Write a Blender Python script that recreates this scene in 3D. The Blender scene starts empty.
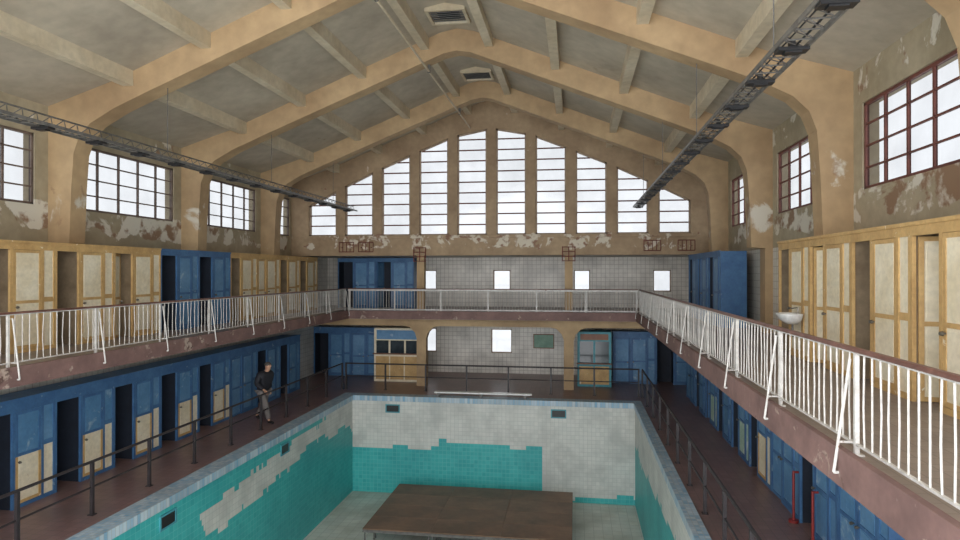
import bpy, bmesh, math, random
from mathutils import Vector, Matrix
random.seed(4)
sc = bpy.context.scene
COL = sc.collection
try:
    sc.view_settings.view_transform = 'Standard'
except Exception: pass

def lin(c):
    r=[]
    for v in c[:3]:
        v=v/255.0
        r.append(v/12.92 if v<=0.04045 else ((v+0.055)/1.055)**2.4)
    return (r[0],r[1],r[2],1.0)

# ------------------------------------------------------------------ materials
class NT:
    def __init__(s,name):
        s.m=bpy.data.materials.new(name); s.m.use_nodes=True
        s.t=s.m.node_tree; s.t.nodes.clear()
        s.out=s.t.nodes.new('ShaderNodeOutputMaterial')
        s.b=s.t.nodes.new('ShaderNodeBsdfPrincipled')
        s.t.links.new(s.b.outputs[0],s.out.inputs[0])
        s.tc=s.t.nodes.new('ShaderNodeTexCoord')
        s.co=s.tc.outputs['Object']
    def set(s,inp,v):
        if isinstance(v,bpy.types.NodeSocket): s.t.links.new(v,inp)
        else: inp.default_value=v
    def math(s,op,a,b=0.0,c=0.0):
        n=s.t.nodes.new('ShaderNodeMath'); n.operation=op
        s.set(n.inputs[0],a); s.set(n.inputs[1],b); s.set(n.inputs[2],c); return n.outputs[0]
    def noise(s,scale,detail=4,vec=None,dist=0.0,rough=0.55):
        n=s.t.nodes.new('ShaderNodeTexNoise'); n.inputs['Scale'].default_value=scale
        n.inputs['Detail'].default_value=detail; n.inputs['Distortion'].default_value=dist
        n.inputs['Roughness'].default_value=rough
        s.t.links.new(vec or s.co,n.inputs['Vector']); return n.outputs['Fac']
    def rng(s,v,a,b,c=0.0,d=1.0,smooth=False):
        n=s.t.nodes.new('ShaderNodeMapRange')
        if smooth: n.interpolation_type='SMOOTHSTEP'
        s.set(n.inputs[0],v)
        for i,x in enumerate((a,b,c,d)): n.inputs[i+1].default_value=x
        return n.outputs[0]
    def mix(s,f,a,b,mode='MIX'):
        n=s.t.nodes.new('ShaderNodeMix'); n.data_type='RGBA'; n.blend_type=mode
        s.set(n.inputs[0],f); s.set(n.inputs[6],a); s.set(n.inputs[7],b); return n.outputs[2]
    def sep(s,v=None):
        n=s.t.nodes.new('ShaderNodeSeparateXYZ'); s.t.links.new(v or s.co,n.inputs[0]); return n.outputs
    def comb(s,x,y,z=0.0):
        n=s.t.nodes.new('ShaderNodeCombineXYZ'); s.set(n.inputs[0],x); s.set(n.inputs[1],y); s.set(n.inputs[2],z); return n.outputs[0]
    def brick(s,vec,c1,c2,mortar,w,h,ms=0.01,offset=0.0):
        n=s.t.nodes.new('ShaderNodeTexBrick'); n.offset=offset; n.squash=1.0
        n.inputs['Scale'].default_value=1.0
        s.t.links.new(vec,n.inputs['Vector'])
        for k,v in (('Color1',c1),('Color2',c2),('Mortar',mortar)): s.set(n.inputs[k],v)
        n.inputs['Mortar Size'].default_value=ms; n.inputs['Brick Width'].default_value=w; n.inputs['Row Height'].default_value=h
        n.inputs['Mortar Smooth'].default_value=0.1; n.inputs['Bias'].default_value=0.0
        return n
    def bump(s,h,strength=0.3,dist=0.02):
        n=s.t.nodes.new('ShaderNodeBump'); n.inputs['Strength'].default_value=strength; n.inputs['Distance'].default_value=dist
        s.set(n.inputs['Height'],h); s.t.links.new(n.outputs[0],s.b.inputs['Normal'])
    def fin(s,col,rough=0.7,metal=0.0):
        s.set(s.b.inputs['Base Color'],col); s.set(s.b.inputs['Roughness'],rough); s.b.inputs['Metallic'].default_value=metal
        return s.m

def M(name,c,c2=None,scale=2.0,rough=0.7,peel=None,thr=0.6,pscale=1.2,metal=0.0,peel2=None,zb=None,bump=0.0,soft=0.012,rnd=False):
    n=NT(name); c2=c2 or tuple(v*0.82 for v in c)
    if rnd:   # each copy gets its own patch of wear
        oi=n.t.nodes.new('ShaderNodeObjectInfo'); va=n.t.nodes.new('ShaderNodeVectorMath'); va.operation='ADD'
        n.t.links.new(n.co,va.inputs[0]); r_=n.math('MULTIPLY',oi.outputs['Random'],40.0); n.t.links.new(n.comb(r_,r_,r_),va.inputs[1])
        n.co=va.outputs[0]
    f=n.rng(n.noise(scale,6),0.35,0.65)
    col=n.mix(f,lin(c),lin(c2))
    d=n.rng(n.noise(scale*7,3),0.3,0.7,0.88,1.06)
    col=n.mix(1.0,col,n.comb(d,d,d),'MULTIPLY')
    if peel:
        p=n.noise(pscale,8,dist=0.6,rough=0.62)
        if zb:   # list of (z centre, half height, boost)
            z=n.sep()[2]
            for (zc,hh,bo) in zb:
                dz=n.math('ABSOLUTE',n.math('SUBTRACT',z,zc))
                p=n.math('ADD',p,n.rng(dz,hh*0.4,hh,bo,0.0,True))
        mk=n.rng(p,thr,thr+soft)
        pc=lin(peel)
        if peel2:
            pc=n.mix(n.rng(n.noise(pscale*2.3,5),0.50,0.58),lin(peel),lin(peel2))
        col=n.mix(mk,col,pc)
        n.bump(n.math('SUBTRACT',1.0,mk),0.3,0.01)
    elif bump: n.bump(n.noise(scale*12,4),bump,0.01)
    return n.fin(col,rough,metal)

def planevec(n,plane):
    s=n.sep()
    return n.comb(s[0],s[2]) if plane=='XZ' else n.comb(s[1],s[2]) if plane=='YZ' else n.comb(s[0],s[1])
def TILE(name,c1,c2,mortar,w,h,plane,rough=0.35,ms=0.012,dirt=(90,80,70),damt=0.35,peel=None,thr=0.62):
    n=NT(name); v=planevec(n,plane)
    b=n.brick(v,lin(c1),lin(c2),lin(mortar),w,h,ms)
    col=n.mix(n.rng(n.noise(0.9,7),0.42,0.75,0.0,damt),b.outputs['Color'],lin(dirt))
    if peel:
        col=n.mix(n.rng(n.noise(0.7,6,dist=0.5),thr,thr+0.01),col,lin(peel))
    n.bump(n.math('SUBTRACT',1.0,b.outputs['Fac']),0.2,0.004)
    return n.fin(col,rough)

def POOL(name,plane,ramp,a0,a1,z0,z1,amp=1.5,upper=None,snap=0.075,ub=None):
    """turquoise tile below a ragged line (and above an upper line), bare grout bed between"""
    n=NT(name); s=n.sep()
    a=s[0] if plane=='XZ' else s[1]; z=s[2]
    v=n.comb(a,z)
    t=n.brick(v,lin((52,168,168)),lin((68,182,180)),lin((108,190,188)),0.15,0.15,0.006)
    tc=n.mix(n.rng(n.noise(0.6,6),0.4,0.7,0,0.5),t.outputs['Color'],lin((34,130,140)))
    g=n.brick(v,lin((212,212,206)),lin((202,204,198)),lin((182,184,180)),0.15,0.15,0.006)
    gc=n.mix(n.rng(n.noise(1.2,7),0.45,0.66,0,0.6),g.outputs['Color'],lin((166,168,164)))
    qa=n.math('SNAP',a,snap); qz=n.math('SNAP',z,0.15); q=n.comb(qa,qz)
    def curve(tab):
        r=n.t.nodes.new('ShaderNodeValToRGB'); r.color_ramp.interpolation='LINEAR'
        els=r.color_ramp.elements
        while len(els)<len(tab): els.new(0.5)
        for e,(p,val) in zip(els,tab):
            g_=(val-z0)/(z1-z0); e.position=(p-a0)/(a1-a0); e.color=(g_,g_,g_,1)
        n.t.links.new(n.rng(qa,a0,a1),r.inputs[0])
        return n.rng(r.outputs[0],0,1,z0,z1)
    f=curve(ramp)
    nz=n.math('MULTIPLY',n.math('SUBTRACT',n.noise(0.9,3,vec=q),0.5),amp)
    tq=n.math('LESS_THAN',n.math('ADD',qz,nz),f)
    if ub:
        nz2=n.math('MULTIPLY',n.math('SUBTRACT',n.noise(1.7,3,vec=q),0.5),0.7)
        tq=n.math('MAXIMUM',tq,n.math('GREATER_THAN',n.math('ADD',qz,nz2),curve(ub)))
    col=n.mix(tq,gc,tc)
    n.bump(tq,0.4,0.012)
    return n.fin(col,0.45)

m_beam=M('beam_paint',(190,162,124),(164,136,102),0.5,peel=(208,200,184),thr=0.74,pscale=0.9,peel2=(150,120,92),zb=[(3.0,1.4,0.15)],soft=0.06)
m_ceil=M('ceiling_paint',(190,179,160),(166,155,138),0.45,peel=(138,120,98),thr=0.68,pscale=0.6,soft=0.08)
m_purl=M('purlin_paint',(214,201,176),(196,180,152),0.9)
m_wallp=M('upper_wall_paint',(178,165,140),(158,145,120),0.7,peel=(214,207,192),thr=0.68,pscale=0.8,peel2=(144,116,92),zb=[(2.9,0.5,0.20),(5.3,0.45,0.12)],soft=0.03)
m_gable=M('gable_paint',(178,153,122),(154,129,101),0.8,peel=(214,203,184),thr=0.67,pscale=1.3,peel2=(144,110,88),zb=[(2.92,0.5,0.17)],soft=0.03)
m_winf=M('window_frame_paint',(120,70,60),(94,56,50),3,0.6)
m_winp=M('pale_window_frame_paint',(178,158,136),(150,128,108),3,0.6)
m_winl=M('grey_window_frame_paint',(118,102,92),(94,78,70),3,0.6)
m_tileX=TILE('white_wall_tile_side',(224,221,213),(214,211,204),(176,170,162),0.2,0.2,'YZ',ms=0.008)
m_tileB=TILE('white_wall_tile_back',(240,234,224),(230,224,214),(186,176,166),0.2,0.2,'XZ',ms=0.009,damt=0.5)
m_deck=TILE('deck_tile',(142,112,106),(128,100,96),(106,84,82),0.2,0.2,'XY',0.35,0.006,(110,94,90),0.7)
m_balc=TILE('balcony_tile',(150,136,128),(138,124,116),(114,104,98),0.2,0.2,'XY',0.4,0.006,(110,100,94),0.7)
m_fasc=M('balcony_edge_paint',(134,104,98),(110,84,80),1.5,peel=(172,152,140),thr=0.60,pscale=2.5,soft=0.06,peel2=(90,66,60))
m_slab=M('slab_underside',(204,198,190),(184,176,168),0.8)
m_curb=TILE('coping_mosaic',(190,204,212),(124,168,196),(166,172,172),0.1,0.1,'XY',0.4,0.006,(134,126,118),0.4)
m_pfar=POOL('pool_wall_far','XZ',[(-8.5,-5.15),(-5.5,-5.1),(-5.2,-4.85),(-1.35,-4.95),(-1.2,-6.75),(2.2,-6.6)],-8.5,2.2,-7,-3,0.8,snap=0.3)
m_pleft=POOL('pool_wall_left','YZ',[(0,-2.0),(12.8,-2.1),(13.8,-4.7),(17.5,-4.4),(20.0,-4.0),(22.3,-4.2),(25,-4.6)],0,25,-7,-2.0,amp=0.9,
    ub=[(0,-3.6),(14,-3.95),(18,-3.6),(21.0,-3.5),(21.8,-2.1),(25,-2.1)])
m_pright=POOL('pool_wall_right','YZ',[(0,-4.0),(12,-4.2),(17,-4.4),(21,-4.8),(25,-4.4)],0,25,-7,-2.0,amp=1.2)
m_pfloor=TILE('pool_floor_tile',(214,214,204),(204,206,198),(180,180,172),0.3,0.3,'XY',0.5,0.008,(152,150,134),0.75)
m_blueF=M('blue_frame_paint',(74,116,158),(58,96,140),2.5,0.5,peel=(140,162,180),thr=0.64,pscale=3,soft=0.06,rnd=True)
m_blueP=M('blue_panel_paint',(104,146,182),(80,126,166),1.6,0.45,peel=(156,178,194),thr=0.60,pscale=2.5,soft=0.10,rnd=True)
m_blueI=M('blue_interior',(30,38,52),(24,30,42),2)  # near-black navy paints shade into the open doorways
m_creamF=M('ochre_frame_paint',(206,170,114),(184,148,96),2.5,0.55,peel=(226,212,182),thr=0.66,pscale=4,rnd=True)
m_creamP=M('cream_panel_paint',(236,226,202),(222,208,178),1.8,0.5,peel=(200,178,146),thr=0.66,pscale=3,soft=0.05,rnd=True)
m_creamI=M('dusty_interior',(140,122,98),(116,98,76),2)  # doorway shade put into the colour as a darker tan
m_greenP=M('pale_green_panel',(186,206,186),(164,190,172),2,0.5,peel=(210,214,206),thr=0.6,pscale=3)
m_white=M('white_rail_paint',(216,213,208),(186,181,176),6,0.45,peel=(134,96,76),thr=0.66,pscale=14)
m_hand=M('brown_handrail',(124,88,78),(96,66,58),4,0.4)
m_dark=M('dark_steel',(58,52,54),(44,40,42),5,0.45)
m_galv=M('galvanised_steel',(112,110,106),(84,82,80),8,0.4)
m_black=M('black_fitting',(40,40,42),(28,28,30),8,0.4)
m_stage=M('stage_plywood',(134,104,82),(106,82,64),0.9,0.5,rnd=True)
m_ceram=M('white_ceramic',(238,238,236),(226,226,224),3,0.15)
m_red=M('red_paint',(150,48,42),(124,38,36),4,0.45)
m_rust=M('rust_red_steel',(128,62,52),(104,50,44),6,0.6)
m_teal=M('teal_paint',(78,158,170),(62,136,150),3,0.5)
m_glassdark=M('dark_glazing',(60,70,76),(44,52,58),2,0.1)
m_brown=M('brown_wood',(146,98,70),(122,80,58),4,0.5)
m_green=M('green_board',(142,176,156),(120,154,136),3,0.6)
m_chrome=M('knob_metal',(150,146,136),(120,116,108),6,0.3,metal=0.8)
m_skin=M('skin',(205,160,132),(190,144,118),6,0.5)
m_hair=M('grey_hair',(96,88,82),(70,64,60),30,0.7)
m_jacket=M('black_jacket',(34,34,42),(24,24,30),6,0.7)
m_trous=M('grey_trousers',(128,120,118),(106,100,98),6,0.8)
m_shoe=M('dark_shoe',(34,30,30),(24,22,22),8,0.5)
def glassmat():
    n=NT('dusty_window_glass'); t=n.t
    tr=t.nodes.new('ShaderNodeBsdfTransparent'); 
    c=n.rng(n.noise(0.9,4),0.3,0.7,0.205,0.25)  # strong tint added to dim the bright sky; only the slight mottling is dirt
    n.t.links.new(n.comb(c,n.math('MULTIPLY',c,1.01),n.math('MULTIPLY',c,1.03)),tr.inputs[0])
    gl=t.nodes.new('ShaderNodeBsdfGlossy'); gl.inputs['Roughness'].default_value=0.08
    mx=t.nodes.new('ShaderNodeMixShader'); mx.inputs[0].default_value=0.05
    t.links.new(tr.outputs[0],mx.inputs[1]); t.links.new(gl.outputs[0],mx.inputs[2]); t.links.new(mx.outputs[0],n.out.inputs[0])
    return n.m
m_glass=glassmat()

# ------------------------------------------------------------------ mesh builder
class MB:
    def __init__(s): s.v=[]; s.f=[]; s.m=[]
    def add(s,vs,fs,m=0,T=None):
        o=len(s.v)
        for p in vs:
            p=Vector(p)
            s.v.append(T@p if T else p)
        for f in fs: s.f.append([o+i for i in f]); s.m.append(m)
        return s
    def box(s,x0,x1,y0,y1,z0,z1,m=0,T=None):
        vs=[(x0,y0,z0),(x1,y0,z0),(x1,y1,z0),(x0,y1,z0),(x0,y0,z1),(x1,y0,z1),(x1,y1,z1),(x0,y1,z1)]
        return s.add(vs,[(0,3,2,1),(4,5,6,7),(0,1,5,4),(1,2,6,5),(2,3,7,6),(3,0,4,7)],m,T)
    def prism(s,poly,axis,a0,a1,m=0):
        n=len(poly); vs=[]
        for a in (a0,a1):
            for p in poly:
                vs.append((p[0],a,p[1]) if axis=='Y' else (a,p[0],p[1]) if axis=='X' else (p[0],p[1],a))
        fs=[tuple(range(n)),tuple(range(2*n-1,n-1,-1))]+[(i,n+i,n+(i+1)%n,(i+1)%n) for i in range(n)]
        return s.add(vs,fs,m)
    def tube(s,p0,p1,r,n=8,m=0,r1=None):
        p0=Vector(p0); p1=Vector(p1); d=(p1-p0).normalized()
        u=d.orthogonal().normalized(); w=d.cross(u); r1=r if r1 is None else r1
        vs=[p0+(u*math.cos(2*math.pi*i/n)+w*math.sin(2*math.pi*i/n))*r for i in range(n)]
        vs+=[p1+(u*math.cos(2*math.pi*i/n)+w*math.sin(2*math.pi*i/n))*r1 for i in range(n)]
        return s.add(vs,[tuple(range(n-1,-1,-1)),tuple(range(n,2*n))]+[(i,(i+1)%n,n+(i+1)%n,n+i) for i in range(n)],m)
    def loft(s,rings,m=0,cap=True):
        n=len(rings[0]); vs=[p for r in rings for p in r]; fs=[]
        for k in range(len(rings)-1):
            for i in range(n): fs.append((k*n+i,k*n+(i+1)%n,(k+1)*n+(i+1)%n,(k+1)*n+i))
        if cap: fs.append(tuple(range(n-1,-1,-1))); fs.append(tuple(range((len(rings)-1)*n,len(rings)*n)))
        return s.add(vs,fs,m)
    def mesh(s,name,mats,smooth=False):
        me=bpy.data.meshes.new(name); me.from_pydata([tuple(p) for p in s.v],[],s.f)
        if not isinstance(mats,(list,tuple)): mats=[mats]
        for m in mats: me.materials.append(m)
        for p,i in zip(me.polygons,s.m): p.material_index=i; p.use_smooth=smooth
        bm=bmesh.new(); bm.from_mesh(me); bmesh.ops.recalc_face_normals(bm,faces=bm.faces[:]); bm.to_mesh(me); bm.free()
        return me
def obj(name,me,parent=None,loc=(0,0,0),rz=0.0,label=None,bevel=0.0):
    o=bpy.data.objects.new(name,me); o.location=loc; o.rotation_euler=(0,0,rz)
    COL.objects.link(o)
    if parent: o.parent=parent
    if label: o['label']=label
    if bevel:
        b=o.modifiers.new('bevel','BEVEL'); b.width=bevel; b.segments=1; b.limit_method='ANGLE'
    return o
def thing(name,label,cat,loc=(0,0,0),rz=0.0,group=None,me=None,bevel=0):
    o=obj(name,me,None,loc,rz,label,bevel); o['category']=cat
    if group: o['group']=group
    return o
def struct(name,mb,mats,label,cat):
    o=obj(name,mb.mesh(name,mats)); o['kind']='structure'; o['label']=label; o['category']=cat; return o

# ------------------------------------------------------------------ dimensions
XL,XR,XC=-12.1,5.3,-3.4
HW=XR-XC
YG=26.1           # gable wall front
YB=30.2           # rear wall
YN=1.0            # near cut of the built hall
DK=-3.15          # lower deck
BXL,BXR,BY=-9.45,2.45,25.8   # balcony inner edges
PXL,PXR,PY=-8.5,2.15,23.75   # pool
PF=-6.8
SILL,HEAD=3.18,4.8
under=[(0.55,2.32),(0.60,3.6),(0.66,4.4),(0.80,4.78),(1.1,5.08),(1.7,5.4),(2.55,5.75),(8.3,8.03),(8.7,8.1)]
ceilp=[(0,5.5),(1.6,6.0),(2.55,6.38),(8.2,8.64),(8.7,8.74)]
def interp(tab,d):
    if d<=tab[0][0]: return tab[0][1]
    for (a,b),(c,e) in zip(tab,tab[1:]):
        if d<=c: return b+(e-b)*(d-a)/(c-a)
    return tab[-1][1]
def dof(x): return HW-abs(x-XC)
def cz(x): return interp(ceilp,dof(x))
def mirror(tab): # list of (x,z) left to right
    L=[(XL+d,z) for d,z in tab]; R=[(XR-d,z) for d,z in reversed(tab[:-1])]
    return L+R

# ------------------------------------------------------------------ shell
top=mirror(ceilp)
mb=MB(); mb.prism(top+[(x,z+0.18) for x,z in reversed(top)],'Y',YN,YG+0.4)
struct('ceiling',mb,m_ceil,'pitched concrete ceiling with faded cream paint','ceiling')
tn=[0]
def trim(mb,mats,label,cat='beam'):
    tn[0]+=1
    return struct('trim_%d'%tn[0],mb,mats,label,cat)
for fy in (3.3,8.38,13.46,18.54,23.62):
    low=mirror([(0.2,0.0),(0.2,2.3)]+under)
    poly=low+[(XR,0.0)]+[(x,z+0.05) for x,z in reversed(top)]+[(XL,0.0)]
    mb=MB(); mb.prism(poly,'Y',fy-0.24,fy+0.24)
    trim(mb,m_beam,'angular concrete portal frame spanning the hall, tan paint peeling at its legs')
for k in (-7,-5,-3,-1,1,3,5,7):
    x=XC+k*0.95
    mb=MB(); w=0.12
    lo=cz(x)-0.30
    mb.prism([(x-w,lo),(x+w,lo),(x+w,cz(x+w)+0.03),(x-w,cz(x-w)+0.03)],'Y',YN,YG+0.1)
    trim(mb,m_purl,'slim cream concrete purlin running along the ceiling')

def wallholes(plane,p0,p1,a0,a1,z0,z1,holes):
    mb=MB()
    A=sorted(set([a0,a1]+[v for h in holes for v in h[:2]])); Z=sorted(set([z0,z1]+[v for h in holes for v in h[2:4]]))
    for i in range(len(A)-1):
        for j in range(len(Z)-1):
            ca=(A[i]+A[i+1])/2; cz_=(Z[j]+Z[j+1])/2
            if any(h[0]<ca<h[1] and h[2]<cz_<h[3] for h in holes): continue
            if plane=='Y': mb.box(A[i],A[i+1],p0,p1,Z[j],Z[j+1])
            else: mb.box(p0,p1,A[i],A[i+1],Z[j],Z[j+1])
    return mb
wn=[0]
def window(plane,p,a0,a1,z0,zt0,zt1,cols,rows,label,fw=0.06,hstep=None,bar=0.016,fm=None,bm_=None):
    wn[0]+=1; t=0.035
    mb=MB(); ax='Y' if plane=='Y' else 'X'
    def pr(poly,th=t,m=0): mb.prism(poly,ax,p-th,p+th,m)
    top_=lambda a: zt0+(zt1-zt0)*(a-a0)/(a1-a0)
    pr([(a0,z0),(a0+fw,z0),(a0+fw,top_(a0+fw)),(a0,zt0)]); pr([(a1-fw,z0),(a1,z0),(a1,zt1),(a1-fw,top_(a1-fw))])
    pr([(a0,z0),(a1,z0),(a1,z0+fw),(a0,z0+fw)]); pr([(a0,zt0-fw),(a1,zt1-fw),(a1,zt1),(a0,zt0)])
    for i in range(1,cols):
        a=a0+(a1-a0)*i/cols; b_=bar*1.5; pr([(a-b_,z0+fw),(a+b_,z0+fw),(a+b_,top_(a)-fw),(a-b_,top_(a)-fw)],0.025,1)
    if hstep: zs=[z0+hstep*i for i in range(1,40)]
    else: zs=[z0+(zt0-z0)*i/rows for i in range(1,rows)]
    for z in zs:
        s0,s1=a0+fw,a1-fw
        if zt0!=zt1:
            ac=a0+(z+0.06-zt0)/(zt1-zt0)*(a1-a0)
            if zt1>zt0: s0=max(s0,ac)
            else: s1=min(s1,ac)
        elif z+0.05>zt0: continue
        if s1-s0<0.05: continue
        pr([(s0,z-bar),(s1,z-bar),(s1,z+bar),(s0,z+bar)],0.02,1)
    o=struct('window_%d'%wn[0],mb,[fm or m_winf,bm_ or m_winf],label,'window')
    g=MB()
    if plane=='Y': g.add([(a0,p,z0),(a1,p,z0),(a1,p,zt1),(a0,p,zt0)],[(0,1,2,3)])
    else: g.add([(p,a0,z0),(p,a1,z0),(p,a1,zt1),(p,a0,zt0)],[(0,1,2,3)])
    obj('glass',g.mesh('glass',m_glass),o)

side=[(far-3.65,far+0.2) for far in (7.57,12.65,17.73,22.81)]+[(24.35,25.95)]
hs=[(a,b,SILL,HEAD) for a,b in side]
mb=wallholes('X',XL-0.3,XL,YN,YG+0.4,2.3,5.65,hs); struct('wall_left',mb,m_wallp,'upper side wall with peeling ochre and white paint','wall')
mb=wallholes('X',XR,XR+0.3,YN,YG+0.4,2.3,5.65,hs); struct('wall_right',mb,m_wallp,'upper side wall with peeling ochre and white paint','wall')
mb=MB(); mb.box(XL-0.3,XL,YN,YB,DK-0.3,2.3); mb.box(XL-0.3,XL,YG+0.4,YB+0.3,2.3,2.6); struct('wall_left_lower',mb,m_tileX,'tiled side wall behind the cabins','wall')
mb=MB(); mb.box(XR,XR+0.3,YN,YB,DK-0.3,2.3); mb.box(XR,XR+0.3,YG+0.4,YB+0.3,2.3,2.6); struct('wall_right_lower',mb,m_tileX,'tiled side wall behind the cabins','wall')
for x,mm,tx in ((XL-0.07,m_winl,'wide multi-pane side window with weathered grey-brown frame'),(XR+0.07,m_winf,'wide multi-pane side window with red-brown frame')):
    for a,b in side:
        n=5 if b-a>2 else 2
        window('X',x,a,b,SILL,HEAD,HEAD,n,4,tx,0.055,fm=mm,bm_=mm)
# gable
P=1.62; WW=1.24
wins=[]
for k in range(-5,5):
    c=XC+(k+0.5)*P; wins.append((c-WW/2,c+WW/2))
def wt(x):
    d=dof(x)
    return interp([(0.8,4.48),(2.2,5.2),(3.8,5.95),(5.4,6.62),(7.1,7.3),(8.7,7.6)],d)
mb=MB(); Y0,Y1=YG,YG+0.35
edges=[XL]+[v for w in wins for v in w]+[XR]
for i in range(len(edges)-1):
    a,b=edges[i],edges[i+1]
    xs=[a]+[x for x,z in top if a<x<b]+[b]
    up=[(x,cz(x)+0.02) for x in reversed(xs)]
    if i%2==0: base=[(a,SILL),(b,SILL)]
    else: base=[(a,wt(a)),(b,wt(b))]
    mb.prism(base+up,'Y',Y0,Y1)
mb.box(XL,XR,Y0,Y1,2.34,SILL)
struct('wall_back_gable',mb,m_gable,'gable wall with ten tall windows and flaking paint band','wall')
mb=MB(); mb.box(wins[0][0]-0.2,wins[-1][1]+0.2,YG-0.1,YG+0.02,SILL-0.12,SILL+0.0); trim(mb,m_gable,'projecting window sill with flaking paint','sill')
for a,b in wins:
    window('Y',YG+0.12,a,b,SILL,wt(a),wt(b),1,1,'tall gable window with sloping head and thin red-brown bars',0.065,hstep=0.44,bar=0.026,fm=m_winp,bm_=m_winf)
# rear wall, windows
bw=[]
for a,b in ((-3.85,-3.02),(-0.05,0.7),(-7.45,-6.6),(3.55,4.35)): bw.append((a,b,0.75,1.75))
for a,b in ((-3.95,-2.95),(-7.45,-6.6)): bw.append((a,b,-2.2,-1.05))
mb=wallholes('Y',YB,YB+0.3,XL,XR,DK-0.3,2.6,bw); struct('wall_back',mb,m_tileB,'grimy white tiled rear wall behind the galleries','wall')
for a,b,z0,z1 in bw: window('Y',YB+0.12,a,b,z0,z1,z1,1,1,'small plain rear window',0.05,fm=m_winp)
mb=MB(); mb.box(XL,XR,YG+0.35,YB,2.34,2.6); struct('ceiling_back',mb,m_slab,'low plaster ceiling over the rear gallery','ceiling')

# floors
mb=MB()
mb.box(XL,PXL-0.45,YN,YB,DK-0.25,DK); mb.box(PXR+0.25,XR,YN,YB,DK-0.25,DK); mb.box(PXL-0.45,PXR+0.25,PY+0.45,YB,DK-0.25,DK)
struct('floor',mb,m_deck,'worn reddish-brown tiled pool deck','floor')
mb=MB(); mb.box(PXL-0.3,PXR+0.3,YN,PY+0.3,PF-0.25,PF); struct('floor_pool',mb,m_pfloor,'dirty white tiled pool bottom','floor')
mb=MB(); mb.box(PXL-0.3,PXL,YN,PY+0.3,PF,DK-0.14); struct('wall_pool_left',mb,m_pleft,'pool wall with turquoise tiles fallen away in patches','wall')
mb=MB(); mb.box(PXR,PXR+0.3,YN,PY+0.3,PF,DK-0.14); struct('wall_pool_right',mb,m_pright,'pool wall with turquoise tiles fallen away in patches','wall')
mb=MB(); mb.box(PXL,PXR,PY,PY+0.3,PF,DK-0.14); struct('wall_pool_back',mb,m_pfar,'pool end wall, turquoise tiles below and bare grout above','wall')
mb=MB(); mb.box(PXL-0.45,PXL+0.04,YN,PY+0.45,DK-0.14,DK+0.05); mb.box(PXR-0.04,PXR+0.25,YN,PY+0.45,DK-0.14,DK+0.05); mb.box(PXL+0.04,PXR-0.04,PY-0.04,PY+0.45,DK-0.14,DK+0.05)
trim(mb,m_curb,'pale blue mosaic coping round the pool','coping')
# balcony slab
mb=MB(); mb.box(XL,BXL,YN,YB,-0.28,0); mb.box(BXR,XR,YN,YB,-0.28,0); mb.box(BXL,BXR,BY,YB,-0.28,0)
struct('floor_balcony',mb,[m_balc],'gallery slab with worn brown tiles','floor')
mb=MB(); mb.box(BXL,BXL+0.07,YN,BY,-0.30,0.04); mb.box(BXR-0.07,BXR,YN,BY,-0.30,0.04); mb.box(BXL+0.07,BXR-0.07,BY-0.07,BY,-0.30,0.04)
trim(mb,m_fasc,'dirty brown-pink gallery edge with chipped paint','fascia')
mb=MB(); mb.box(XL,BXL+0.02,YN,BY,-0.31,-0.28); mb.box(BXR-0.02,XR,YN,BY,-0.31,-0.28); mb.box(XL,XR,BY,YB,-0.31,-0.28)
struct('ceiling_gallery_underside',mb,m_slab,'pale plaster underside of the gallery','ceiling')
# rear gallery beams and pillars
PX=(-6.4,-0.25)
mb=MB()
pts=[(XL,-0.62)]
for p in PX: pts+=[(p-0.75,-0.62),(p-0.5,-0.68),(p-0.28,-0.9),(p-0.2,-1.15),(p+0.2,-1.15),(p+0.28,-0.9),(p+0.5,-0.68),(p+0.75,-0.62)]
pts+=[(XR,-0.62),(XR,-0.31),(XL,-0.31)]
mb.prism(pts,'Y',26.3,26.65)
trim(mb,m_beam,'haunched beam carrying the rear gallery')
for p in PX:
    mb=MB(); mb.box(p-0.2,p+0.2,26.3,26.65,DK,-1.15); trim(mb,m_beam,'square pillar below the rear gallery','pillar')
    mb=MB(); mb.box(p-0.16,p+0.16,26.15,26.45,0,2.34); trim(mb,m_beam,'square pillar on the rear gallery','pillar')

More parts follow.
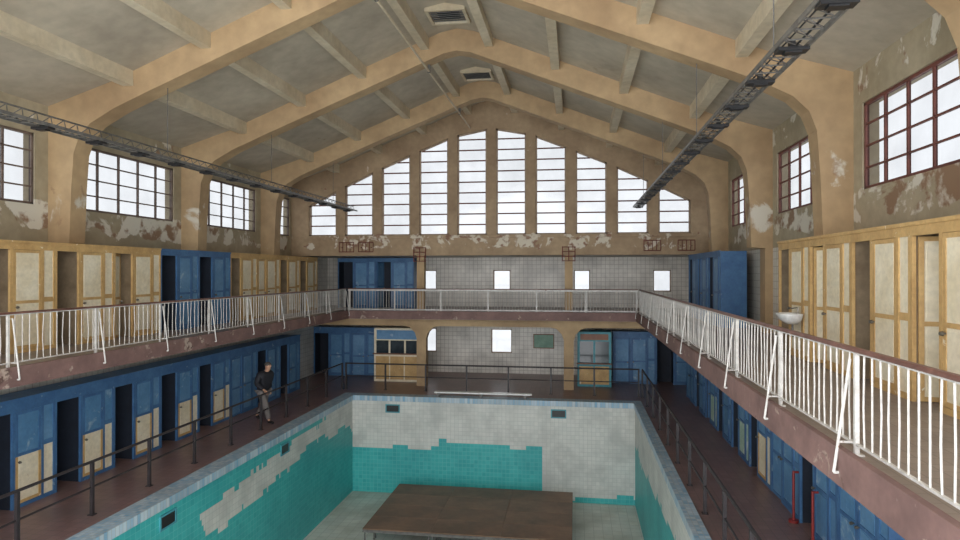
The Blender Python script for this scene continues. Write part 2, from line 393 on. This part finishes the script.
# ------------------------------------------------------------------ changing cabins
def cabin_set(key,W,H,D,mf,mp,mlow,mi,hd=0.16,ow=0.72,lowf=None,split=0.47):
    lowf=lowf or mf
    c=MB()
    c.box(0.006,0.03,0.03,D,0,H-0.03); c.box(ow+0.02,ow+0.05,0.05,D,0,H-0.03); c.box(W-0.03,W-0.006,0.03,D,0,H-0.03)
    c.box(0.03,W-0.03,D-0.03,D,0,H-0.03)
    f=MB()
    f.box(0,W,0.03,D,H-0.03,H)
    f.box(0,0.006,0.03,D,0,H-0.03); f.box(W-0.006,W,0.03,D,0,H-0.03)
    f.box(0,0.05,-0.02,0.03,0,H); f.box(ow-0.0,ow+0.07,-0.02,0.03,0,H); f.box(W-0.05,W,-0.02,0.03,0,H)
    f.box(0.05,ow,-0.02,0.03,H-hd,H); f.box(ow+0.07,W-0.05,-0.02,0.03,H-hd,H)
    f.box(ow+0.07,W-0.05,-0.02,0.03,0,0.08)
    x1=W-0.05-0.28
    f.box(x1-0.03,x1+0.03,-0.02,0.03,0.08,H-hd)
    f.box(x1+0.03,W-0.05,-0.015,0.02,H*split-0.05,H*split+0.05)
    f.box(-0.0,W,-0.04,-0.02,H-0.03,H+0.02)
    sp=MB(); sp.box(x1+0.03,W-0.05,0.0,0.012,0.08,H*split-0.05,1); sp.box(x1+0.03,W-0.05,0.0,0.012,H*split+0.05,H-hd,0)
    def door(w,h):
        d=MB(); st=0.06; mid=h*split
        d.box(0,st,-0.018,0.018,0,mid-st/2,3); d.box(w-st,w,-0.018,0.018,0,mid-st/2,3)
        d.box(0,st,-0.018,0.018,mid-st/2,h); d.box(w-st,w,-0.018,0.018,mid-st/2,h)
        d.box(st,w-st,-0.018,0.018,0,st,3)
        for a,b in ((mid-st/2,mid+st/2),(h-st,h)): d.box(st,w-st,-0.018,0.018,a,b)
        d.box(st,w-st,-0.006,0.006,st,mid-st/2,2); d.box(st,w-st,-0.006,0.006,mid+st/2,h-st,1)
        g=0.03
        d.box(st+g,w-st-g,-0.014,0.014,st+g,mid-st/2-g,2); d.box(st+g,w-st-g,-0.014,0.014,mid+st/2+g,h-st-g,1)
        return d.mesh('door_'+key,[mf,mp,mlow,lowf])
    k=MB(); k.tube((0,-0.018,0),(0,-0.05,0),0.012,8); k.tube((0,-0.05,0),(0,-0.085,0),0.03,10,r1=0.022)
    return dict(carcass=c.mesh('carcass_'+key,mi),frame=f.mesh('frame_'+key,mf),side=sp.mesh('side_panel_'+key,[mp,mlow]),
        door=door(x1-0.03-ow-0.07-0.01,H-hd-0.08-0.01),odoor=door(ow-0.07,H-hd-0.02),knob=k.mesh('knob_'+key,m_chrome),W=W,H=H,ow=ow)
S={}
S['cream']=cabin_set('cream',1.79,2.27,0.72,m_creamF,m_creamP,m_creamP,m_creamI,ow=0.66)
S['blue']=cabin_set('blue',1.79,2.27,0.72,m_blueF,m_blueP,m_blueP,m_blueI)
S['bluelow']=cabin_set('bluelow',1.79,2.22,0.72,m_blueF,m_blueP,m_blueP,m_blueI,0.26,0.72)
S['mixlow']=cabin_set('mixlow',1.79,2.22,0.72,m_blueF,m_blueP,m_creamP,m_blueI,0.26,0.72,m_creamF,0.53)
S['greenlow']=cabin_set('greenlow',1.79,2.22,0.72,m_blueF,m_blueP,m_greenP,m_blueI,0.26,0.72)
TXT={'cream':'cream panelled changing cabin with ochre frame','blue':'blue painted changing cabin with panelled door',
 'bluelow':'faded blue changing cabin on the pool deck','mixlow':'blue changing cabin with cream lower door panel','greenlow':'blue changing cabin with pale green lower panel'}
def cabin(style,loc,rz,group,openang=None):
    s=S[style]
    st='one door missing' if openang is None else ('one door standing open' if abs(openang)>12 else 'both doors closed')
    e=thing('changing_cabin',TXT[style]+', '+st,'changing cabin',loc,rz,group)
    obj('cabin_body',s['carcass'],e); obj('door_frame',s['frame'],e); obj('side_panel',s['side'],e)
    d=obj('door',s['door'],e,(s['ow']+0.075,0.0,0.085)); obj('knob',s['knob'],d,(0.06,0,0.85))
    if openang is not None:
        oy=0.0 if abs(openang)<12 else (0.05 if openang>0 else -0.02)
        d=obj('door',s['odoor'],e,(0.06,oy,0.01),math.radians(openang)); obj('knob',s['knob'],d,(s['ow']-0.16,0,0.9))
R90=math.pi/2
ang=[None,84,80,None,24,None,80,None,3,30,82]
i=0
y=7.05
while y<25.2:
    st='blue' if 15.9<y<18.5 else 'cream'
    cabin(st,(-11.2,y,0),R90,'cabins along the upper gallery',ang[i%11]); y+=1.79; i+=1
y=7.05
i=0
while y<24.6:
    cabin('mixlow' if y<18 else 'bluelow',(-11.2,y,DK),R90,'cabins along the pool deck',[None,None,None,None,None,None,None,2,None,80][i%10]); y+=1.79; i+=1
for k,a in enumerate((None,26,None,82,None)):
    cabin('cream',(4.27,14.3-1.79*k,0),-R90,'cabins along the upper gallery',a)
for k in range(3):
    cabin('blue',(4.27,25.1-1.79*k,0),-R90,'cabins along the upper gallery',[None,80,None][k])
for k in range(9):
    cabin(['bluelow','bluelow','greenlow','bluelow','greenlow','mixlow','bluelow','bluelow','bluelow'][k],(4.27,25.6-1.79*k,DK),-R90,'cabins along the pool deck',[3,None,84,None,None,None,3,None,2][k])
for k,x in enumerate((-10.8,-9.0)):
    cabin('blue',(x,28.2,0),0,'cabins on the rear gallery',[None,80][k])
for k,x in enumerate((-12.05,-10.26)):
    cabin('bluelow',(x,28.4,DK),0,'cabins at the rear of the deck',[None,3][k])
for k,x in enumerate((1.62,3.42)):
    cabin('bluelow',(x,28.2,DK),0,'cabins at the rear of the deck',[3,None][k])

# ------------------------------------------------------------------ white gallery railings
def railing(L,loc,rz,out,label,step=0.15,pstep=2.0,curve=True,frames=False):
    e=thing('gallery_railing',label,'railing',loc,rz)
    h=MB(); h.prism([(-0.03,0.93),(0.03,0.93),(0.034,0.95),(0.022,0.968),(-0.022,0.968),(-0.034,0.95)],'X',0,L)
    obj('handrail',h.mesh('handrail',m_hand),e)
    r=MB(); r.box(0,L,-0.015,0.015,0.912,0.93); r.box(0,L,-0.015,0.015,0.09,0.11)
    if frames: r.box(0,L,-0.02,0.02,0.86,0.93); r.box(0,L,-0.02,0.02,0.06,0.11)
    obj('flat_rail',r.mesh('flat_rail',m_white),e)
    br_=0.010 if frames else 0.0085
    mes=[]
    for j in range(5):
        b=MB(); dx=[0,0.004,-0.008,0.012,-0.012][j]; dy=[0,0.006,-0.004,-0.012,0.012][j]
        b.tube((0,0,0.10),(dx,dy,0.45),br_,6); b.tube((dx,dy,0.45),(0,0,0.92),br_,6); mes.append(b.mesh('baluster',m_white))
    pw=0.03 if frames else 0.02
    pm=MB(); pm.box(-pw,pw,-0.018,0.018,0.0,0.92); pm.box(-0.05,0.05,-0.05,0.05,0,0.012); pme=pm.mesh('post',m_white)
    br=MB(); o=out
    br.tube((0,o*0.03,0.86),(0,o*0.17,-0.18),0.014,8); br.tube((0,o*0.17,-0.18),(0,o*0.06,-0.18),0.014,8); br.tube((0,o*0.13,0.10),(0,0,0.10),0.011,8)
    bme=br.mesh('brace',m_white)
    np_=int(L/pstep); posts=[0.05+i*(L-0.1)/np_ for i in range(np_+1)]
    for p in posts:
        obj('post',pme,e,(p,0,0))
        if curve: obj('brace',bme,e,(p+0.06,0,0))
    xs=[x for x in [0.1+step*i for i in range(int((L-0.15)/step)+1)] if min(abs(x-p) for p in posts)>0.04]
    for i,x in enumerate(xs[:100]): obj('baluster',random.choice(mes),e,(x,0,0))
    if len(xs)>100:
        b=MB()
        for x in xs[100:]: b.tube((x,0,0.10),(x,0,0.915),br_,6)
        o=obj('baluster_run',b.mesh('baluster_run',m_white),e); o['kind']='stuff'
railing(BY-0.1-4.0,(BXR+0.06,4.0,0),R90,1,'white steel gallery railing with brown handrail and slanted braces')
railing(BY-0.1-7.5,(BXL-0.06,7.5,0),R90,-1,'long white steel gallery railing with brown handrail above the deck cabins')
railing(BXR-BXL,(BXL,BY+0.06,0),0,-1,'white steel railing closing the rear gallery',pstep=1.7,curve=False,frames=True,step=0.12)

# dark deck railings
def drail(L,loc,rz,label,step=1.7):
    e=thing('deck_railing',label,'railing',loc,rz)
    for z,r,nm in ((1.05,0.03,'top_rail'),(0.55,0.02,'middle_rail')):
        b=MB(); b.tube((0,0,z),(L,0,z),r,8); obj(nm,b.mesh(nm,m_dark),e)
    b=MB(); b.box(-0.03,0.03,-0.03,0.03,0,1.03); b.box(-0.06,0.06,-0.06,0.06,0,0.015); me=b.mesh('rail_post',m_dark)
    n=round(L/step)
    for i in range(n+1): obj('post',me,e,(0.03+i*(L-0.06)/n,0,0))
drail(25.2-4.5,(-9.45,4.5,DK),R90,'dark steel railing beside the pool with two bars')
drail(25.2-3.0,(2.55,3.0,DK),R90,'dark steel railing along the narrow deck with two bars')
drail(11.8,(-9.35,25.25,DK),0,'dark steel railing across the end of the pool')

# ------------------------------------------------------------------ lattice service trays
def tray(x,y0,y1,z,label):
    e=thing('service_tray',label,'cable tray',(x,y0,z)); L=y1-y0
    r=MB()
    for s in (-1,1): r.box(s*0.17-0.012,s*0.17+0.012,0,L,-0.028,0.028)
    r.tube((0,0,0.2),(0,L,0.2),0.018,6)
    obj('side_rail',r.mesh('side_rail',m_galv),e)
    l=MB(); n=int(L/0.3)
    for i in range(n):
        y=i*0.3
        l.tube((-0.17,y,0),(0.17,y,0),0.010,5); l.tube((-0.17,y,0),(0,y+0.15,0.2),0.009,5); l.tube((0.17,y,0),(0,y+0.15,0.2),0.009,5)
        l.tube((-0.17,y,0),(0.17,y+0.3,0),0.007,5)
    obj('lattice',l.mesh('lattice',m_galv),e)
    f=MB(); f.box(-0.17,0.17,-0.08,0.08,-0.07,-0.03); f.box(-0.09,0.09,-0.06,0.06,-0.09,-0.07); f.box(-0.03,0.03,-0.04,0.04,-0.03,0.06)
    fm=f.mesh('spotlight_box',m_black)
    y=0.9
    while y<L-0.3: obj('spotlight_box',fm,e,(0,y,0)); y+=1.27
    for fy in (8.38,13.46,18.54,23.62):
        if y0<fy<y1:
            hgt=interp(under,dof(x))-z
            h=MB(); h.tube((0,0,0.2),(0,0,hgt),0.008,6); obj('hanger_rod',h.mesh('hanger_rod',m_galv),e,(0,fy-y0,0))
    c=MB(); c.tube((0.06,0,0.02),(0.06,L,0.02),0.014,5); c.tube((-0.08,0,0.02),(-0.08,L,0.02),0.010,5)
    obj('cable',c.mesh('cable',m_black),e)
tray(-9.24,4.0,25.9,4.22,'grey lattice tray with small black fittings hung from the roof frames')
tray(2.44,3.0,25.9,4.22,'grey lattice tray with small black fittings hung from the roof frames')
# ceiling pipe
e=thing('ceiling_pipe','thin cream pipe running lengthwise under the roof frames','pipe',(-4.28,4,7.6))
b=MB(); b.tube((0,0,0),(0,22.1,0),0.032,10); obj('pipe',b.mesh('pipe',m_purl),e)
for fy in (8.38,13.46,18.54,23.62):
    b=MB(); b.box(-0.04,0.04,-0.02,0.02,-0.045,0.2); obj('clamp',b.mesh('clamp',m_galv),e,(0,fy-4,0))
# vent grilles
for vy in (17.0,22.3,12.0):
    e=thing('ceiling_vent','square louvred vent grille set in the ridge of the ceiling','vent',(XC,vy,8.6),group='ridge vents')
    b=MB()
    for s in (-1,1): b.box(s*0.5-0.04,s*0.5+0.04,-0.5,0.5,-0.06,0.14); b.box(-0.46,0.46,s*0.46-0.04,s*0.46+0.04,-0.06,0.14)
    obj('vent_frame',b.mesh('vent_frame',m_purl),e)
    b=MB()
    for j in range(7):
        T=Matrix.Translation((0,-0.36+j*0.12,0))@Matrix.Rotation(0.6,4,'X'); b.box(-0.46,0.46,-0.05,0.05,-0.006,0.006,0,T)
    obj('louvre',b.mesh('louvre',m_galv),e)
    b=MB(); b.box(-0.46,0.46,-0.42,0.42,0.08,0.1); obj('vent_back',b.mesh('vent_back',m_black),e)

# ------------------------------------------------------------------ stage in the pool
SZ=0.72
t=MB(); t.box(0.001,2.089,0.001,1.029,SZ-0.04,SZ)
tm=t.mesh('stage_board',m_stage)
f=MB()
for a in (0.0,2.045): f.box(a,a+0.04,0,1.02,SZ-0.12,SZ-0.041)
for a in (0.0,0.98): f.box(0.04,2.045,a,a+0.04,SZ-0.12,SZ-0.041)
fm=f.mesh('stage_frame',m_galv)
l=MB(); l.tube((0,0,0),(0,0,SZ-0.12),0.024,8); l.tube((0,0,0),(0,0,0.02),0.04,8); lm=l.mesh('stage_leg',m_galv)
for ix in range(3):
    for iy in range(4):
        e=thing('stage_platform','brown plywood stage deck on steel legs standing in the pool','stage',(-6.35+ix*2.09,18.6+iy*1.03,PF),group='stage decks')
        obj('board',tm,e,bevel=0.008); obj('frame',fm,e)
        for a in (0.06,2.03):
            for c in (0.06,0.96): obj('leg',lm,e,(a,c,0))
# niches in the pool walls
for x,y,rz in ((-6.9,PY,0),(-0.6,PY,0),(PXL,12.4,R90),(PXL,17.9,R90)):
    e=thing('pool_outlet','dark recessed water outlet with teal surround in the pool wall','outlet',(x,y,DK-0.42),rz,'pool outlets')
    b=MB(); b.box(-0.28,0.28,-0.03,0.0,-0.16,-0.12); b.box(-0.28,0.28,-0.03,0.0,0.12,0.16); b.box(-0.28,-0.24,-0.03,0,-0.12,0.12); b.box(0.24,0.28,-0.03,0,-0.12,0.12)
    obj('surround',b.mesh('surround',m_teal),e)
    b=MB(); b.box(-0.24,0.24,-0.012,-0.002,-0.12,0.12); obj('grille',b.mesh('grille',m_black),e)
e=thing('low_bench','long low white board on short feet by the pool edge','bench',(-5.3,24.0,DK+0.05))
b=MB(); b.box(0,3.7,-0.14,0.14,0.14,0.19); obj('board',b.mesh('bench_board',m_ceram),e,bevel=0.008)
for a in (0.15,1.8,3.45):
    b=MB(); b.box(-0.04,0.04,-0.1,0.1,0,0.14); obj('foot',b.mesh('foot',m_galv),e,(a,0,0))
# sink
def ring(cx,cy,a,b_,z,n=24,p=3.0):
    out=[]
    for i in range(n):
        t_=2*math.pi*i/n; c,s=math.cos(t_),math.sin(t_)
        out.append((cx+a*math.copysign(abs(c)**(2/p),c),cy+b_*math.copysign(abs(s)**(2/p),s),z))
    return out
e=thing('wash_basin','white ceramic wash basin fixed to a cream cabin','sink',(4.23,12.85,0.84),-R90)
b=MB(); b.loft([ring(0,-0.18,0.14,0.10,-0.17),ring(0,-0.2,0.24,0.17,-0.10),ring(0,-0.22,0.29,0.21,0.0),ring(0,-0.22,0.29,0.21,0.03),ring(0,-0.23,0.24,0.15,0.03),ring(0,-0.22,0.2,0.12,-0.03),ring(0,-0.2,0.1,0.06,-0.08)])
obj('basin',b.mesh('basin',m_ceram,True),e)
b=MB(); b.tube((0,-0.06,0.03),(0,-0.06,0.14),0.014,8); b.tube((0,-0.06,0.14),(0,-0.18,0.12),0.011,8); obj('tap',b.mesh('tap',m_chrome),e)
b=MB(); b.tube((0,-0.16,-0.15),(0,-0.16,-0.4),0.02,8); b.tube((0,-0.16,-0.4),(0,-0.0,-0.4),0.02,8); obj('waste_pipe',b.mesh('waste_pipe',m_galv),e)
# red standpipes lower deck
for x,y in ((4.15,13.05),(4.1,11.9)):
    e=thing('red_standpipe','short red painted standpipe rising from the deck','pipe',(x,y,DK),group='red standpipes')
    b=MB(); b.tube((0,0,0.05),(0,0,0.98),0.024,10); b.tube((0,0,0.96),(0.09,0,0.96),0.022,8); obj('pipe',b.mesh('red_tube',m_red),e)
    b=MB(); b.tube((0,0,0),(0,0,0.05),0.09,14); obj('flange',b.mesh('flange',m_red),e)
# red wire racks on the gable beam
rk=MB()
for z in (0,0.4): rk.tube((0,0,z),(0.64,0,z),0.016,6)
for i in range(5): rk.tube((i*0.16,0,0),(i*0.16,0,0.4),0.014,6)
for a in (0.1,0.54): rk.tube((a,0,0.18),(a,0.11,0.18),0.014,6)
rkm=rk.mesh('wire_frame',m_rust)
for x in (-9.9,-9.05,2.7,4.0):
    e=thing('wall_rack','small rust-red steel rack on the wall below the tall windows','rack',(x,YG-0.11,2.5),group='red wall racks')
    obj('wire_frame',rkm,e)
for p in PX:
    e=thing('wall_rack','short rust-red steel grille at the top of the gallery pillar','rack',(p-0.25,25.98,2.08),group='red pillar grilles')
    b=MB()
    for a in (0,0.25,0.5): b.tube((a,0,0),(a,0,0.6),0.018,6)
    for i in range(4): b.tube((0,0,0.02+i*0.185),(0.5,0,0.02+i*0.185),0.016,6)
    for a in (0.15,0.35): b.tube((a,0,0.2),(a,0.17,0.2),0.014,6)
    obj('wire_frame',b.mesh('pillar_grille',m_rust),e)

# ------------------------------------------------------------------ booths at the rear of deck
def booth(loc,w,h,mf,mp,mt,sill,toph,n,label):
    e=thing('attendant_booth',label,'booth',loc)
    d=1.0
    b=MB(); b.box(0,0.04,0.04,d,0,h); b.box(w-0.04,w,0.04,d,0,h); b.box(0.04,w-0.04,d-0.04,d,0,h); b.box(0,w,0.04,d,h-0.0,h+0.04)
    b.box(0,w,0,0.04,0,sill); b.box(0,0.1,0,0.04,sill,h); b.box(w-0.1,w,0,0.04,sill,h); b.box(0.1,w-0.1,0,0.04,h-toph,h)
    obj('booth_body',b.mesh('booth_body',mf),e)
    b=MB()
    for i in range(n):
        a=0.08+i*(w-0.12)/n; b.box(a,a+(w-0.12)/n-0.06,-0.02,0.0,0.1,sill-0.1)
    obj('front_panel',b.mesh('front_panel',mp),e)
    b=MB(); b.box(-0.03,w+0.03,-0.12,0.0,sill,sill+0.04); obj('counter',b.mesh('counter',m_brown),e)
    b=MB(); b.box(0.12,w-0.12,-0.015,0.0,h-toph+0.05,h-0.05); obj('fascia_board',b.mesh('fascia_board',mt),e)
    b=MB(); b.box(0.1,w-0.1,0.015,0.025,sill+0.04,h-toph); obj('glazing',b.mesh('glazing',m_glassdark),e)
    b=MB()
    for i in range(1,n): b.box(w*i/n-0.04,w*i/n+0.04,-0.005,0.012,sill+0.04,h-toph)
    obj('window_bar',b.mesh('window_bar',mf),e)
booth((-8.75,27.2,DK),2.1,2.3,m_creamP,m_creamF,m_blueP,1.2,0.5,3,'wide cream wooden attendant booth with blue fascia and small windows')
booth((0.1,27.2,DK),1.4,2.25,m_teal,m_creamF,m_brown,0.95,0.35,2,'teal and yellow wooden attendant booth with brown counter')
e=thing('notice_board','pale green notice board in thin brown frame on tiled wall','notice board',(-1.9,YB-0.05,-1.9))
b=MB(); b.box(0,0.9,0,0.03,0,0.6); obj('board',b.mesh('nboard',m_green),e)
b=MB(); b.box(-0.04,0.94,-0.02,0,-0.04,0.0); b.box(-0.04,0.94,-0.02,0,0.6,0.64); b.box(-0.04,0,-0.02,0,0,0.6); b.box(0.9,0.94,-0.02,0,0,0.6); obj('frame',b.mesh('nframe',m_brown),e)

# ------------------------------------------------------------------ person
def skin(name,nodes,edges,mat,parent,sub=2,root=0):
    me=bpy.data.meshes.new(name+'_sk'); me.from_pydata([n[0] for n in nodes],edges,[])
    o=bpy.data.objects.new(name+'_sk',me); COL.objects.link(o)
    md=o.modifiers.new('s','SKIN'); md.use_smooth_shade=True
    for i,n in enumerate(nodes):
        r=n[1]; d=me.skin_vertices[0].data[i]; d.radius=(r,r) if not isinstance(r,tuple) else r; d.use_root=(i==root)
    sb=o.modifiers.new('ss','SUBSURF'); sb.levels=sub; sb.render_levels=sub
    dg=bpy.context.evaluated_depsgraph_get()
    nm=bpy.data.meshes.new_from_object(o.evaluated_get(dg)); nm.name=name
    bpy.data.objects.remove(o); nm.materials.clear(); nm.materials.append(mat)
    for p in nm.polygons: p.use_smooth=True
    return obj(name,nm,parent)
per=thing('person','person in black jacket and grey trousers walking along the deck','person',(-9.92,19.35,DK),math.radians(70))
per.scale=(1.14,1.14,1.1)
# local frame: facing -Y, x to person's left
N=[((0,0.02,0.95),(0.15,0.11)),((0,-0.02,1.12),(0.14,0.10)),((0,-0.08,1.32),(0.17,0.11)),((0,-0.12,1.43),(0.11,0.08)),((0,-0.15,1.49),0.055),((0,-0.185,1.555),(0.07,0.085)),((0,-0.20,1.645),(0.078,0.098)),((0,-0.195,1.71),(0.055,0.07))]
E=[(0,1),(1,2),(2,3),(3,4),(4,5),(5,6),(6,7)]
def chain(start,pts):
    p=start
    for q in pts: N.append(q); E.append((p,len(N)-1)); p=len(N)-1
    return p
chain(0,[((-0.1,-0.02,0.88),0.095),((-0.11,-0.22,0.5),0.06),((-0.11,-0.33,0.12),0.042),((-0.11,-0.36,0.05),0.04),((-0.11,-0.48,0.03),0.03)])
chain(0,[((0.1,0.02,0.88),0.095),((0.11,0.06,0.49),0.06),((0.11,0.34,0.17),0.042),((0.11,0.37,0.1),0.038),((0.11,0.3,0.03),0.028)])
hl=chain(2,[((0.19,-0.08,1.38),0.06),((0.27,0.08,1.15),0.042),((0.28,0.04,0.93),0.03),((0.28,0.03,0.88),0.028)])
hr=chain(2,[((-0.19,-0.08,1.38),0.06),((-0.27,-0.05,1.13),0.042),((-0.25,-0.27,1.0),0.03),((-0.245,-0.31,0.97),0.028)])
for h,(bx,by,bz),dr in ((hl,(0.28,0.02,0.84),(0,-0.15,-1)),(hr,(-0.24,-0.345,0.945),(0.1,-0.75,-0.6))):
    dv=Vector(dr).normalized(); pl=chain(h,[((bx,by,bz),0.03)])
    sv=dv.cross(Vector((1,0,0))).normalized()
    for j,ln in enumerate((0.07,0.08,0.075,0.06)):
        b0=Vector((bx,by,bz))+sv*(0.022*(j-1.5))+dv*0.03
        chain(pl,[(tuple(b0),0.01),(tuple(b0+dv*ln*0.5),0.009),(tuple(b0+dv*ln*0.9+Vector((0,0.012,-0.012))),0.007)])
    t0=Vector((bx,by,bz))+sv*(-0.04)
    chain(pl,[(tuple(t0),0.011),(tuple(t0+dv*0.04-sv*0.012),0.009)])
skin('body',N,E,m_skin,per,2)
f=MB()
def ball(mb,c,r,n=10,m=0,sc_=(1,1,1)):
    rings=[]
    for i in range(1,n):
        ph=math.pi*i/n
        rings.append([(c[0]+r*sc_[0]*math.sin(ph)*math.cos(2*math.pi*j/n),c[1]-0.13+r*sc_[1]*math.sin(ph)*math.sin(2*math.pi*j/n),c[2]-0.025+r*sc_[2]*math.cos(ph)) for j in range(n)])
    mb.loft(rings,m)
ball(f,(0,-0.168,1.655),0.014,8,0,(0.8,1.2,1.6)); ball(f,(0.078,-0.065,1.655),0.022,8,0,(0.35,0.7,1.3)); ball(f,(-0.078,-0.065,1.655),0.022,8,0,(0.35,0.7,1.3))
obj('nose_and_ears',f.mesh('nose_and_ears',m_skin,True),per)
f=MB(); ball(f,(0.03,-0.152,1.68),0.01,8); ball(f,(-0.03,-0.152,1.68),0.01,8); f.box(-0.022,0.022,-0.288,-0.28,1.587,1.593); obj('eyes_and_mouth',f.mesh('eyes_and_mouth',m_hair,True),per)
f=MB(); ball(f,(0,-0.05,1.7),0.088,14,0,(0.95,1.08,0.85)); obj('hair',f.mesh('hair',m_hair,True),per)
JN=[((0,0.02,0.84),(0.22,0.18)),((0,-0.02,1.1),(0.215,0.18)),((0,-0.08,1.31),(0.235,0.17)),((0,-0.125,1.44),(0.125,0.115)),((0,-0.15,1.49),(0.09,0.09)),
 ((0.21,-0.08,1.38),0.10),((0.285,0.08,1.14),0.088),((0.285,0.035,0.91),0.065),
 ((-0.21,-0.08,1.38),0.10),((-0.285,-0.05,1.13),0.088),((-0.248,-0.29,0.985),0.065)]
skin('jacket',JN,[(0,1),(1,2),(2,3),(3,4),(2,5),(5,6),(6,7),(2,8),(8,9),(9,10)],m_jacket,per,2)
TN=[((0,0,0.95),(0.17,0.125)),((-0.1,-0.02,0.86),0.115),((-0.11,-0.22,0.5),0.09),((-0.11,-0.33,0.1),0.07),((0.1,0.02,0.86),0.115),((0.11,0.06,0.49),0.09),((0.11,0.34,0.16),0.07)]
skin('trousers',TN,[(0,1),(1,2),(2,3),(0,4),(4,5),(5,6)],m_trous,per,2)
for pts in ([((-0.11,-0.31,0.06),(0.05,0.05)),((-0.11,-0.42,0.045),(0.048,0.04)),((-0.11,-0.53,0.035),(0.04,0.03))],
            [((0.11,0.39,0.12),(0.05,0.05)),((0.11,0.32,0.06),(0.048,0.045)),((0.11,0.24,0.035),(0.04,0.032))]):
    skin('shoe',pts,[(0,1),(1,2)],m_shoe,per,2)

# ------------------------------------------------------------------ light
w=bpy.data.worlds.new('overcast'); sc.world=w; w.use_nodes=True
bg=w.node_tree.nodes['Background']; bg.inputs[0].default_value=(0.95,0.975,1.0,1); bg.inputs[1].default_value=4.15
def portal(loc,rot,sx,sy):
    l=bpy.data.lights.new('window_daylight','AREA'); l.shape='RECTANGLE'; l.size=sx; l.size_y=sy
    l.cycles.is_portal=True
    o=bpy.data.objects.new('window_daylight',l); o.location=loc; o.rotation_euler=rot; COL.objects.link(o)
portal((XC,YG+0.6,5.4),(-R90,0,0),16.5,4.8)
portal((XC,YN-0.1,1),(R90,0,0),18,16)  # unseen near end left open to let sky light in; no window here
portal((XL-0.5,15,4),(0,-R90,0),2,23)
portal((XR+0.5,15,4),(0,R90,0),2,23)

# ------------------------------------------------------------------ camera
cam=bpy.data.cameras.new('camera'); co=bpy.data.objects.new('camera',cam); COL.objects.link(co)
cam.lens=24; cam.sensor_width=36; cam.clip_start=0.05
co.location=(0,0,1.65); co.rotation_euler=(math.radians(90.18),0,math.radians(8.44))
sc.camera=co
